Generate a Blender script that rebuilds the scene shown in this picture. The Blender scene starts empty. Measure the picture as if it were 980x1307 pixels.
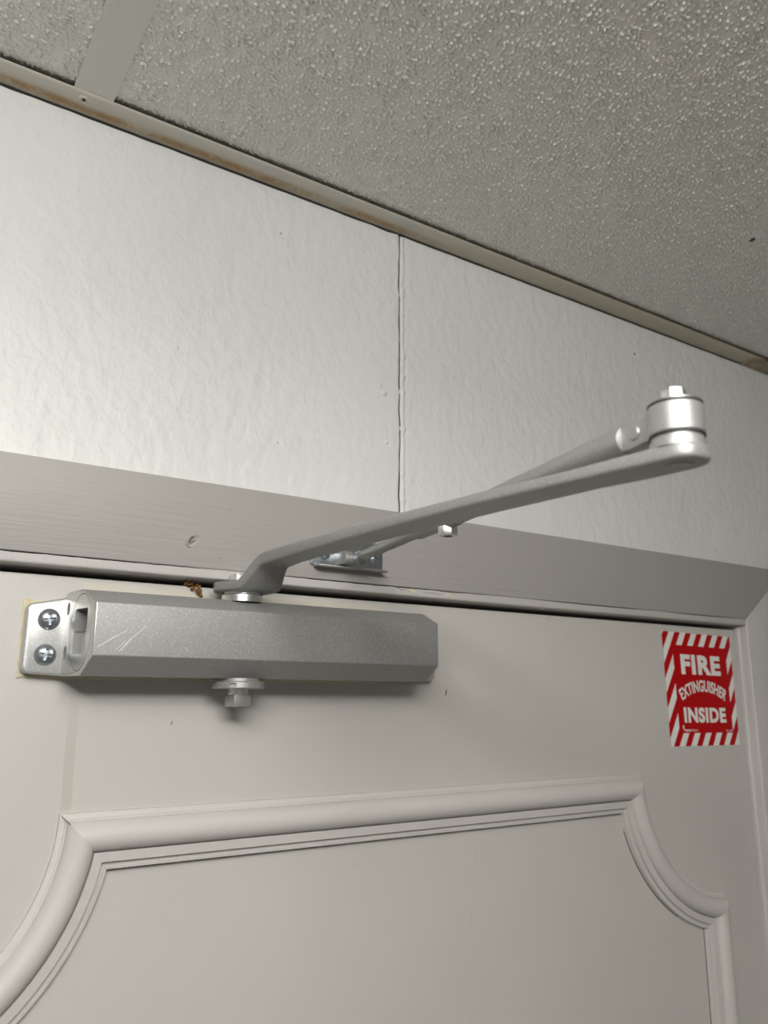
import bpy, bmesh, math, random
import numpy as np
from mathutils import Vector, Matrix, noise
random.seed(7)
S = bpy.context.scene
C = S.collection
PI = math.pi
FLOOR = 0.0
EYE = 1.965                       # height of the camera above the floor
DOORY = 0.476                     # camera to door face; all builders below use metres measured from the lens (x along wall, y into wall, z up)
OFF = Vector((0.0, -DOORY, EYE))  # moves them into the room: door face on y = 0, floor on z = 0

# ------------------------------------------------------------------ camera
cam_d = bpy.data.cameras.new('camera')
cam = bpy.data.objects.new('camera', cam_d)
C.objects.link(cam)
S.camera = cam
FPX, TH, RO, YAW = 1017.94, 0.229905, 0.003266, 0.579143
cam_d.sensor_fit = 'HORIZONTAL'
cam_d.sensor_width = 36.0
cam_d.lens = 36.0 * FPX / 980.0
cam_d.clip_start = 0.01
cam_d.dof.use_dof = True
cam_d.dof.focus_distance = 0.46
cam_d.dof.aperture_fstop = 17.0
F = Vector((math.sin(YAW) * math.cos(TH), math.cos(YAW) * math.cos(TH), math.sin(TH)))
r0 = Vector((math.cos(YAW), -math.sin(YAW), 0))
u0 = r0.cross(F)
r = math.cos(RO) * r0 + math.sin(RO) * u0
u = -math.sin(RO) * r0 + math.cos(RO) * u0
cam.matrix_world = Matrix(((r.x, u.x, -F.x, OFF.x), (r.y, u.y, -F.y, OFF.y), (r.z, u.z, -F.z, OFF.z), (0, 0, 0, 1)))

# ------------------------------------------------------------------ world, lamps, exposure
w = bpy.data.worlds.new('world')
S.world = w
w.use_nodes = True
w.node_tree.nodes['Background'].inputs[0].default_value = (0.9, 0.95, 1, 1)
w.node_tree.nodes['Background'].inputs[1].default_value = 0.0
S.view_settings.view_transform = 'Standard'
S.view_settings.look = 'None'
S.view_settings.exposure = 0.50
S.view_settings.gamma = 1.0
S.view_settings.use_curve_mapping = False


def lamp(name, loc, size, power, col=(1, 0.988, 0.97), rot=(0, 0, 0)):
    d = bpy.data.lights.new(name, 'AREA')
    d.shape = 'RECTANGLE'
    d.size, d.size_y = size
    d.energy = power
    d.color = col
    o = bpy.data.objects.new(name, d)
    C.objects.link(o)
    o.location = Vector(loc) + OFF
    o.rotation_euler = rot
    return o


# one small surface-mounted box lamp on the ceiling behind the camera: it sends light down and out of its sides
def box_lamp(x, y, power, side=0.40, high=0.09, drop=0.025):
    z = CEIL_Z - drop - high / 2
    h = side / 2 + 0.002
    lamp('ceiling_lamp', (x, y, z - high / 2), (side, side), power * 0.28)
    for dx, dy, rot in ((1, 0, (PI / 2, 0, PI / 2)), (-1, 0, (PI / 2, 0, -PI / 2)), (0, 1, (PI / 2, 0, PI)), (0, -1, (PI / 2, 0, 0))):
        lamp('ceiling_lamp', (x + dx * h, y + dy * h, z), (side, high), power * 0.18, rot=rot)


CEIL_Z = 0.369
box_lamp(-0.04, -0.22, 9.5)


# ------------------------------------------------------------------ material helpers
class NT:
    def __init__(s, name, base=(0.8, 0.8, 0.8), rough=0.5, metal=0.0, spec=0.5):
        s.m = bpy.data.materials.new(name)
        s.m.use_nodes = True
        s.t = s.m.node_tree
        s.b = s.t.nodes['Principled BSDF']
        s.b.inputs['Base Color'].default_value = (*base, 1)
        s.b.inputs['Roughness'].default_value = rough
        s.b.inputs['Metallic'].default_value = metal
        s.b.inputs['Specular IOR Level'].default_value = spec
        s.co = s.n('ShaderNodeTexCoord').outputs['Object']
        s.last = None

    def n(s, kind, **kw):
        x = s.t.nodes.new(kind)
        for k, v in kw.items():
            setattr(x, k, v)
        return x

    def l(s, a, b):
        s.t.links.new(a, b)

    def mapped(s, scale=(1, 1, 1), loc=(0, 0, 0)):
        m = s.n('ShaderNodeMapping')
        m.inputs['Scale'].default_value = scale
        m.inputs['Location'].default_value = loc
        s.l(s.co, m.inputs['Vector'])
        return m.outputs[0]

    def noise(s, scale, detail=3, rough=0.5, vec=None, dist=0.0):
        x = s.n('ShaderNodeTexNoise')
        x.inputs['Scale'].default_value = scale
        x.inputs['Detail'].default_value = detail
        x.inputs['Roughness'].default_value = rough
        x.inputs['Distortion'].default_value = dist
        s.l(vec or s.co, x.inputs['Vector'])
        return x.outputs['Fac']

    def voro(s, scale, feature='F1', vec=None):
        x = s.n('ShaderNodeTexVoronoi', feature=feature)
        x.inputs['Scale'].default_value = scale
        s.l(vec or s.co, x.inputs['Vector'])
        return x.outputs['Distance']

    def ramp(s, fac, stops):
        x = s.n('ShaderNodeValToRGB')
        e = x.color_ramp.elements
        while len(e) < len(stops):
            e.new(0.5)
        for q, (p, c) in zip(e, stops):
            q.position = p
            q.color = (*c, 1) if len(c) == 3 else c
        s.l(fac, x.inputs[0])
        return x.outputs[0]

    def math(s, op, a, b=None, clamp=False):
        x = s.n('ShaderNodeMath', operation=op, use_clamp=clamp)
        for i, q in enumerate((a, b)):
            if q is None:
                continue
            if isinstance(q, (int, float)):
                x.inputs[i].default_value = q
            else:
                s.l(q, x.inputs[i])
        return x.outputs[0]

    def mix(s, fac, a, b):
        x = s.n('ShaderNodeMix', data_type='RGBA')
        if isinstance(fac, (int, float)):
            x.inputs[0].default_value = fac
        else:
            s.l(fac, x.inputs[0])
        for i, q in ((6, a), (7, b)):
            if isinstance(q, tuple):
                x.inputs[i].default_value = (*q, 1)
            else:
                s.l(q, x.inputs[i])
        return x.outputs[2]

    def xyz(s):
        x = s.n('ShaderNodeSeparateXYZ')
        s.l(s.co, x.inputs[0])
        return x.outputs

    def color(s, sock):
        s.l(sock, s.b.inputs['Base Color'])

    def bump(s, h, dist, strength=1.0):
        x = s.n('ShaderNodeBump')
        x.inputs['Strength'].default_value = strength
        x.inputs['Distance'].default_value = dist
        s.l(h, x.inputs['Height'])
        if s.last is not None:
            s.l(s.last, x.inputs['Normal'])
        s.last = x.outputs[0]
        s.l(s.last, s.b.inputs['Normal'])


def smooth(t, v, lo, hi):
    x = t.n('ShaderNodeMapRange', interpolation_type='SMOOTHSTEP')
    x.inputs[1].default_value = lo
    x.inputs[2].default_value = hi
    t.l(v, x.inputs[0])
    return x.outputs[0]


M = {}
# painted concrete block
t = NT('painted_block', (0.72, 0.725, 0.68), 0.46)
stretch = t.mapped((1, 1, 0.72))
t.bump(t.noise(42, 2, 0.5, stretch), 0.0016, 0.5)
t.bump(t.noise(125, 2, 0.4, stretch, 0.15), 0.0026, 0.55)
t.bump(t.noise(300, 2, 0.5, stretch), 0.0006, 0.6)
t.color(t.ramp(t.noise(6, 3), [(0.3, (0.78, 0.785, 0.755)), (0.7, (0.82, 0.825, 0.80))]))
M['block'] = t.m
M['mortar'] = t.m

# door paint: warm greyish off-white with brush texture; one old run of glue residue under the closer
t = NT('door_paint', (0.56, 0.535, 0.50), 0.4)
X, Y, Z = t.xyz()
br = t.noise(300, 2, 0.5, t.mapped((0.06, 1, 1)))
t.bump(t.noise(22, 3), 0.0012, 0.35)
t.bump(t.noise(260, 2), 0.00025, 0.35)
base = t.ramp(t.noise(7, 3), [(0.3, (0.555, 0.535, 0.500)), (0.7, (0.585, 0.564, 0.528))])
wob = t.math('MULTIPLY', t.math('SUBTRACT', t.noise(40, 2), 0.5), 0.003)
dx = t.math('ABSOLUTE', t.math('SUBTRACT', t.math('ADD', X, wob), 0.1062))
band = t.math('SUBTRACT', 1.0, smooth(t, dx, 0.0022, 0.0034))
up = smooth(t, Z, EYE - 0.062, EYE - 0.058)
up2 = t.math('SUBTRACT', 1.0, smooth(t, Z, EYE - 0.03, EYE + 0.008))
stripe = t.math('MULTIPLY', t.math('MULTIPLY', band, up), t.math('ADD', t.math('MULTIPLY', up2, 0.42), 0.06))
t.color(t.mix(stripe, base, (0.42, 0.405, 0.345)))
M['door'] = t.m

t = NT('moulding_paint', (0.59, 0.56, 0.535), 0.42)
t.bump(t.noise(60, 3), 0.0007, 0.4)
t.color(t.ramp(t.noise(15, 3), [(0.3, (0.578, 0.555, 0.525)), (0.7, (0.608, 0.584, 0.555))]))
M['moulding'] = t.m

# casing: painted softwood, grain along its length, one knot showing through
def casing_mat(name, sc, knot):
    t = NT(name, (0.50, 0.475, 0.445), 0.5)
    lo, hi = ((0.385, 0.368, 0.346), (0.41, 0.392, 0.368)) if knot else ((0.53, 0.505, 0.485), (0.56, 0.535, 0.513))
    g = t.noise(420, 3, 0.6, t.mapped(sc))
    t.bump(g, 0.0005, 0.5)
    t.bump(t.noise(35, 3), 0.001, 0.3)
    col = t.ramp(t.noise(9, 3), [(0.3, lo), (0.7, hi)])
    if knot:
        kx, kz = knot
        X, Y, Z = t.xyz()
        ax = t.math('SUBTRACT', X, kx)
        az = t.math('SUBTRACT', Z, kz)
        p = t.math('ADD', t.math('MULTIPLY', ax, 0.75), t.math('MULTIPLY', az, 0.66))
        q = t.math('SUBTRACT', t.math('MULTIPLY', az, 0.75), t.math('MULTIPLY', ax, 0.66))
        rr = t.math('SQRT', t.math('ADD', t.math('POWER', t.math('DIVIDE', p, 0.0062), 2.0), t.math('POWER', t.math('DIVIDE', q, 0.003), 2.0)))
        inside = t.math('SUBTRACT', 1.0, smooth(t, rr, 0.35, 1.0))
        cr = t.noise(900, 2, 0.6, t.mapped((1, 1, 0.6)))
        t.bump(t.math('MULTIPLY', inside, t.math('SUBTRACT', t.math('MULTIPLY', cr, 1.2), 1.0)), 0.0016, 0.9)
    t.color(col)
    return t.m


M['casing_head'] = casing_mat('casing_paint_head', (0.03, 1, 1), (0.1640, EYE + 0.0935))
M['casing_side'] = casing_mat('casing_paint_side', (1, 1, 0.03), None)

# ceiling tile: embossed vinyl facing
t = NT('ceiling_tile', (0.87, 0.845, 0.79), 0.16, spec=1.0)
t.bump(t.noise(60, 2), 0.001, 0.3)
t.bump(t.noise(900, 1), 0.0003, 0.4)
M['tile'] = t.m

t = NT('tee_enamel', (0.72, 0.705, 0.66), 0.38)
t.bump(t.noise(80, 2), 0.0003, 0.2)
M['tee'] = t.m

# wall angle: yellowed enamel with rust creeping out from the wall side
t = NT('wall_angle_enamel', (0.55, 0.50, 0.40), 0.42)
X, Y, Z = t.xyz()
n1 = t.noise(38, 4, 0.65, t.mapped((0.55, 1, 1)))
n2 = t.noise(240, 3, 0.6)
cen = t.math('ABSOLUTE', t.math('SUBTRACT', Y, -DOORY + 0.4745))
near = t.math('SUBTRACT', 1.0, smooth(t, cen, 0.0005, 0.0055))
fade = t.math('SUBTRACT', 1.0, smooth(t, X, 0.28, 0.42))
rv = t.math('MULTIPLY', t.math('MULTIPLY', near, fade), smooth(t, t.math('ADD', n1, t.math('MULTIPLY', n2, 0.35)), 0.46, 0.72))
yel = smooth(t, X, 0.25, 0.55)
basec = t.mix(yel, (0.64, 0.61, 0.54), (0.56, 0.51, 0.40))
halo = t.math('MULTIPLY', t.math('MULTIPLY', t.math('SUBTRACT', 1.0, smooth(t, cen, 0.001, 0.009)), fade), 0.45)
basec = t.mix(halo, basec, (0.50, 0.40, 0.24))
t.color(t.mix(rv, basec, (0.40, 0.235, 0.085)))
t.bump(n2, 0.0002, 0.3)
M['angle'] = t.m
t = NT('rusty_wall_angle', (0.42, 0.36, 0.25), 0.5)
t.color(t.ramp(t.noise(120, 4), [(0.35, (0.24, 0.19, 0.11)), (0.7, (0.46, 0.39, 0.27))]))
M['angle_rusty'] = t.m

# silver sprayed metal of the closer
def silver(name, col, metal, rough, spark):
    t = NT(name, col, rough, metal)
    f = t.noise(1500, 2, 0.7)
    t.bump(f, 0.00012, spark)
    hi = tuple(min(1, v * 1.5) for v in col)
    t.color(t.ramp(t.noise(1900, 1), [(0.3, tuple(v * 0.86 for v in col)), (0.62, col), (0.75, hi)]))
    return t.m


M['silver'] = silver('silver_paint', (0.35, 0.35, 0.337), 0.42, 0.54, 0.7)
M['cast'] = silver('bare_cast_end', (0.66, 0.66, 0.645), 0.9, 0.30, 0.2)
M['silver_arm'] = silver('silver_arm_paint', (0.36, 0.36, 0.345), 0.5, 0.45, 0.3)
M['silver_lug'] = silver('silver_cast_paint', (0.60, 0.60, 0.585), 0.6, 0.38, 0.4)
t = NT('bright_steel', (0.80, 0.80, 0.79), 0.28, 1.0)
t.bump(t.noise(300, 2, 0.5), 0.0001, 0.3)
M['steel'] = t.m
t = NT('zinc_screw', (0.50, 0.54, 0.58), 0.3, 1.0)
t.bump(t.noise(500, 2, 0.5), 0.0001, 0.4)
M['zinc'] = t.m
t = NT('dark_rubber', (0.02, 0.02, 0.02), 0.6)
M['black'] = t.m
t = NT('satin_aluminium', (0.42, 0.42, 0.405), 0.47, 0.7)
t.bump(t.noise(700, 2), 0.0001, 0.4)
M['alu'] = t.m

t = NT('old_cream_paint', (0.62, 0.57, 0.42), 0.55)
t.bump(t.noise(500, 3), 0.0006, 0.6)
t.color(t.ramp(t.noise(70, 4, 0.6), [(0.35, (0.60, 0.56, 0.46)), (0.55, (0.63, 0.57, 0.39)), (0.7, (0.52, 0.44, 0.24))]))
M['cream'] = t.m
t = NT('bare_door_skin', (0.60, 0.57, 0.50), 0.45)
t.color(t.ramp(t.noise(40, 4, 0.6), [(0.4, (0.615, 0.588, 0.53)), (0.72, (0.61, 0.565, 0.45))]))
M['skin'] = t.m
t = NT('rust_crumbs', (0.25, 0.11, 0.03), 0.8)
t.color(t.ramp(t.noise(700, 3, 0.6), [(0.35, (0.10, 0.045, 0.015)), (0.6, (0.33, 0.15, 0.04)), (0.75, (0.6, 0.4, 0.2))]))
M['rust'] = t.m
M['red'] = NT('sticker_red', (0.47, 0.002, 0.004), 0.45, spec=0.15).m
M['white'] = NT('sticker_white', (0.82, 0.82, 0.77), 0.45, spec=0.3).m
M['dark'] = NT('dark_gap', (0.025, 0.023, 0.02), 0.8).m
M['room'] = NT('room_paint', (0.70, 0.70, 0.68), 0.6).m
t = NT('floor_vinyl', (0.42, 0.40, 0.36), 0.4)
t.color(t.ramp(t.noise(30, 3), [(0.3, (0.52, 0.51, 0.48)), (0.7, (0.56, 0.55, 0.52))]))
M['floor'] = t.m
M['speck'] = NT('dark_speck', (0.06, 0.045, 0.05), 0.7).m
M['scratch'] = NT('scratch_edge', (0.85, 0.85, 0.84), 0.5).m
M['chip'] = NT('bare_wood_chip', (0.66, 0.58, 0.42), 0.7).m
M['wall_chip'] = NT('fresh_paint_bleb', (0.76, 0.76, 0.72), 0.3).m


# ------------------------------------------------------------------ geometry helpers
def wloc(o):
    v = Vector(o.location)
    while o.parent:
        o = o.parent
        v += Vector(o.location)
    return v


def link(name, me, mat, parent=None, sharp=35):
    o = bpy.data.objects.new(name, me)
    C.objects.link(o)
    if mat:
        me.materials.clear()
        me.materials.append(M[mat])
    if sharp:
        for p in me.polygons:
            p.use_smooth = True
        me.set_sharp_from_angle(angle=math.radians(sharp))
    if parent:
        o.parent = parent
    return o


def obj(name, bm, mat, parent=None, sharp=35):
    """bm is in lens-relative metres; becomes ONE mesh object (origin = parent's origin)."""
    me = bpy.data.meshes.new(name)
    base = wloc(parent) if parent else Vector((0, 0, 0))
    bmesh.ops.recalc_face_normals(bm, faces=bm.faces[:])
    for v in bm.verts:
        v.co = v.co + OFF - base
    bm.to_mesh(me)
    bm.free()
    return link(name, me, mat, parent, sharp)


def struct(name, bm, mat, parent=None, sharp=35):
    o = obj(name, bm, mat, parent, sharp)
    if not parent:
        o['kind'] = 'structure'
    return o


def thing(name, label, cat, loc, group=None):
    o = bpy.data.objects.new(name, None)
    C.objects.link(o)
    o.empty_display_size = 0.05
    o.location = Vector(loc) + OFF
    o['label'] = label
    o['category'] = cat
    if group:
        o['group'] = group
    return o


def B():
    return bmesh.new()


def box(bm, x0, x1, y0, y1, z0, z1, bev=0.0, seg=2):
    vs = [bm.verts.new((x, y, z)) for x in (x0, x1) for y in (y0, y1) for z in (z0, z1)]
    fs = [bm.faces.new([vs[i] for i in q]) for q in ((0, 1, 3, 2), (4, 6, 7, 5), (0, 4, 5, 1), (2, 3, 7, 6), (0, 2, 6, 4), (1, 5, 7, 3))]
    if bev:
        bmesh.ops.bevel(bm, geom=list({e for f in fs for e in f.edges}), offset=bev, segments=seg, profile=0.5, affect='EDGES')
    return bm


def prism(bm, pts, axis, a0, a1, bev=0.0, seg=2):
    """extrude a 2-D outline along x / y / z."""
    def P(p, a):
        return (a, p[0], p[1]) if axis == 'x' else (p[0], a, p[1]) if axis == 'y' else (p[0], p[1], a)
    A = [bm.verts.new(P(p, a0)) for p in pts]
    Z = [bm.verts.new(P(p, a1)) for p in pts]
    fs = [bm.faces.new(A), bm.faces.new(Z[::-1])]
    n = len(pts)
    for i in range(n):
        fs.append(bm.faces.new((A[i], Z[i], Z[(i + 1) % n], A[(i + 1) % n])))
    if bev:
        bmesh.ops.recalc_face_normals(bm, faces=fs)
        bmesh.ops.bevel(bm, geom=list({e for f in fs for e in f.edges}), offset=bev, segments=seg, profile=0.5, affect='EDGES')
    return bm


def frame(d):
    d = Vector(d).normalized()
    h = Vector((0, 0, 1)) if abs(d.z) < 0.9 else Vector((1, 0, 0))
    a = d.cross(h).normalized()
    return d, a, d.cross(a).normalized()


def lathe(bm, o, d, prof, n=40, rx=1.0):
    """revolve (radius, height) pairs about the axis through o along d."""
    d, a, b = frame(d)
    o = Vector(o)
    rings = []
    for rad, h in prof:
        if rad < 1e-7:
            rings.append([bm.verts.new(o + d * h)])
        else:
            rings.append([bm.verts.new(o + d * h + rad * (a * math.cos(2 * PI * i / n) * rx + b * math.sin(2 * PI * i / n))) for i in range(n)])
    for A, Z in zip(rings, rings[1:]):
        for i in range(n):
            j = (i + 1) % n
            if len(A) == 1 and len(Z) == 1:
                continue
            if len(A) == 1:
                bm.faces.new((A[0], Z[i], Z[j]))
            elif len(Z) == 1:
                bm.faces.new((A[i], Z[0], A[j]))
            else:
                bm.faces.new((A[i], Z[i], Z[j], A[j]))
    for R_ in (rings[0], rings[-1]):
        if len(R_) > 1:
            bm.faces.new(R_)
    return bm


def cyl(bm, p0, p1, r0, r1=None, n=40, ch=0.0):
    r1 = r0 if r1 is None else r1
    d = Vector(p1) - Vector(p0)
    L = d.length
    pr = [(r0 - ch, 0), (r0, ch), (r1, L - ch), (r1 - ch, L)] if ch else [(r0, 0), (r1, L)]
    return lathe(bm, p0, d, pr, n)


def wire(bm, pts, rad, n=6, taper=False):
    """thin round thread through points."""
    pts = [Vector(p) for p in pts]
    rings = []
    for i, p in enumerate(pts):
        d = pts[min(i + 1, len(pts) - 1)] - pts[max(i - 1, 0)]
        d, a, b = frame(d)
        q = rad
        if taper:
            q = rad * (0.25 + 0.75 * math.sin(PI * (i + 0.3) / (len(pts) - 0.4)))
        rings.append([bm.verts.new(p + q * (a * math.cos(2 * PI * k / n) + b * math.sin(2 * PI * k / n))) for k in range(n)])
    for A, Z in zip(rings, rings[1:]):
        for i in range(n):
            bm.faces.new((A[i], Z[i], Z[(i + 1) % n], A[(i + 1) % n]))
    bm.faces.new(rings[0])
    bm.faces.new(rings[-1])
    return bm


def cut(o, *cutters):
    """boolean-subtract bmeshes (lens-relative metres) from o."""
    base = wloc(o)
    tmp = []
    for bm in cutters:
        me = bpy.data.meshes.new('cutter')
        bmesh.ops.recalc_face_normals(bm, faces=bm.faces[:])
        for v in bm.verts:
            v.co = v.co + OFF - base
        bm.to_mesh(me)
        bm.free()
        c = bpy.data.objects.new('cutter', me)
        C.objects.link(c)
        c.location = base
        m = o.modifiers.new('cut', 'BOOLEAN')
        m.operation = 'DIFFERENCE'
        m.solver = 'EXACT'
        m.object = c
        tmp.append(c)
    bpy.context.view_layer.update()
    dg = bpy.context.evaluated_depsgraph_get()
    me = bpy.data.meshes.new_from_object(o.evaluated_get(dg))
    o.modifiers.clear()
    o.data = me
    for p in me.polygons:
        p.use_smooth = True
    me.set_sharp_from_angle(angle=math.radians(32))
    for c in tmp:
        bpy.data.objects.remove(c)


def ngon(cx, cz, rad, n, rot=0.0):
    return [(cx + rad * math.cos(rot + 2 * PI * i / n), cz + rad * math.sin(rot + 2 * PI * i / n)) for i in range(n)]


def wob(x, f, amp, s=0.0):
    return amp * noise.noise(Vector((x * f, s, s * 1.7)))


# ------------------------------------------------------------------ room shell
WALL, CEIL = 0.481, 0.369
DOOR = DOORY
RX0, RX1, RY0 = -1.5, 2.0, -1.9
FZ = -EYE
DX0, DX1 = -0.13, 0.7239       # door slab
DTOP = 0.0672

bm = B(); box(bm, RX0, RX1, RY0, WALL + 0.2, FZ - 0.1, FZ); struct('floor', bm, 'floor')
bm = B(); box(bm, RX0 - 0.1, RX0, RY0, WALL + 0.1, FZ, 0.46); struct('wall_left', bm, 'room')
bm = B(); box(bm, RX1, RX1 + 0.1, RY0, WALL + 0.1, FZ, 0.46); struct('wall_right', bm, 'room')
bm = B(); box(bm, RX0, RX1, RY0 - 0.1, RY0, FZ, 0.46); struct('wall_front', bm, 'room')

# back wall: a mortar core with the painted blocks of the course over the door laid on it
bm = B()
box(bm, RX0, DX0 - 0.03, WALL + 0.004, WALL + 0.16, FZ, 0.46)
box(bm, DX1 + 0.03, RX1, WALL + 0.004, WALL + 0.16, FZ, 0.46)
box(bm, DX0 - 0.03, DX1 + 0.03, WALL + 0.004, WALL + 0.16, 0.10, 0.46)
wall = struct('wall_back', bm, 'mortar')


def block(x0, x1, z0, z1, lip, name='block'):
    """painted block: face grid with slightly wandering, softly rounded end edges."""
    bm = B()
    nz = 70
    cols = []
    xs = [x0, x0 + 0.0012, x0 + 0.004, x0 + 0.010] + [x0 + (x1 - x0) * k / 6 for k in range(1, 6)] + [x1 - 0.010, x1 - 0.003, x1 - 0.0006, x1]
    for i, x in enumerate(xs):
        col = []
        for k in range(nz + 1):
            z = z0 + (z1 - z0) * k / nz
            e = 0.0
            xx = x
            if i < 3:                       # left end: rounded shoulder rising out of the joint
                xx += wob(z, 55, 0.0008, 3.3)
                e = (0.0038, 0.0012, 0.0003)[i] + (wob(z, 130, 0.0006, 8) if i == 1 else 0)
            if i > len(xs) - 4:             # right end: hard edge
                xx += wob(z, 70, 0.0010, 5.1) + wob(z, 260, 0.0004, 2)
                e = (0.0, 0.0002, 0.0038)[i - len(xs) + 3] - lip
            col.append(bm.verts.new((xx, WALL + e, z)))
        cols.append(col)
    for A, Z in zip(cols, cols[1:]):
        for k in range(nz):
            bm.faces.new((A[k], Z[k], Z[k + 1], A[k + 1]))
    return obj(name, bm, 'block', wall, 60)


JX = 0.3278
bx = -0.486
for i in range(-6, 6):
    x0, x1 = JX + 0.0016 + 0.6096 * i, JX + 0.6096 * (i + 1)
    if x1 < RX0 or x0 > RX1:
        continue
    block(max(x0, RX0), min(x1, RX1), 0.10, 0.46, 0.0005)
# the joint: a dark hairline on its left and a lumpy fillet of paint filling it
bm = B()
pts = [(JX + 0.0004 + wob(z, 70, 0.0010, 5.1), WALL - 0.0003, z) for z in [0.13 + 0.24 * k / 90 for k in range(91)]]
wire(bm, pts, 0.00036, 6)
obj('joint_crack', bm, 'dark', wall)
bm = B()
rings = []
for k in range(140):
    z = 0.128 + 0.2385 * k / 139
    q = 1.1 + 0.5 * noise.noise(Vector((0, 0, z * 230))) + 0.3 * noise.noise(Vector((7, 0, z * 90)))
    rings.append([bm.verts.new((JX + 0.0032 + wob(z, 60, 0.0008, 4) + 0.0027 * q * math.cos(a), WALL + 0.0016 - 0.0027 * q * math.sin(a), z)) for a in [PI * j / 8 for j in range(9)]])
for A, Z in zip(rings, rings[1:]):
    for j in range(8):
        bm.faces.new((A[j], A[j + 1], Z[j + 1], Z[j]))
obj('paint_fillet', bm, 'block', wall, 80)
# paint blebs, pits and specks on the wall
def bleb(x, z, rad, mat, name, y=WALL, hgt=0.5, parent=None, ex=1.0):
    bm = B()
    lathe(bm, (x, y + 0.0002, z), (0, -1, 0), [(rad, 0), (rad * 0.8, rad * hgt * 0.6), (rad * 0.4, rad * hgt), (0, rad * hgt * 1.1)], 10, ex)
    for v in bm.verts:
        v.co += 0.25 * rad * Vector((noise.noise(v.co * 900), 0, noise.noise(v.co * 900 + Vector((5, 5, 5)))))
    return obj(name, bm, mat, parent or wall, 60)


def at(px, py, yy):
    d = F + r * ((px - 490) / FPX) - u * ((py - 653.5) / FPX)
    return d * (yy / d.y)


for x, z, q in ((0.1519, 0.2243, 0.0014), (0.1552, 0.2205, 0.0012), (0.1581, 0.2215, 0.0012), (0.1783, 0.2327, 0.0013), (0.3143, 0.2283, 0.0028), (0.3110, 0.2335, 0.0017), (0.3165, 0.1890, 0.0020), (0.0815, 0.3150, 0.0016), (0.0905, 0.3185, 0.0013)):
    bleb(x, z, q, 'block', 'paint_bleb')
for x, z, q in ((0.2231, 0.3330, 0.0010), (0.2247, 0.3290, 0.0008), (0.2266, 0.1722, 0.0009), (0.2297, 0.1700, 0.0006), (0.2340, 0.1690, 0.0006), (0.1385, 0.2415, 0.0006), (0.6120, 0.3350, 0.0014), (0.4625, 0.1450, 0.0007)):
    bleb(x, z, q, 'speck', 'dark_speck', hgt=0.25)

# ceiling: deck, embossed tiles, cross tee, wall angle
bm = B(); box(bm, RX0, RX1, RY0, WALL + 0.1, CEIL + 0.05, CEIL + 0.09)
ceil = struct('ceiling', bm, 'room')


def tile(x0, x1, y0, y1, drop):
    """lay-in panel whose face rolls up to its bearing edge."""
    bm = B()
    e = 0.007
    def axis(a, b, ra, rb):
        return [a, a + e * 0.35, a + e, (a + b) / 2, b - e, b - e * 0.35, b]
    xs = axis(x0, x1, 1, 1)
    ys = axis(y0, y1, 1, 1)
    if drop:
        ys[4:] = [0.4475, 0.4545, 0.464, y1]
    vs = {}
    for i, x in enumerate(xs):
        for j, y in enumerate(ys):
            z = CEIL + 0.0012
            if drop and j >= 5:
                z += drop * (0.3, 1.0, 1.6)[j - 5]
            vs[i, j] = bm.verts.new((x, y, z))
    for i in range(6):
        for j in range(len(ys) - 1):
            bm.faces.new((vs[i, j], vs[i + 1, j], vs[i + 1, j + 1], vs[i, j + 1]))
    top = [bm.verts.new((x, y, CEIL + 0.018)) for x, y in ((x0, y0), (x1, y0), (x1, y1), (x0, y1))]
    bm.faces.new(top)
    obj('ceiling_tile', bm, 'tile', ceil, 60)


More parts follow.
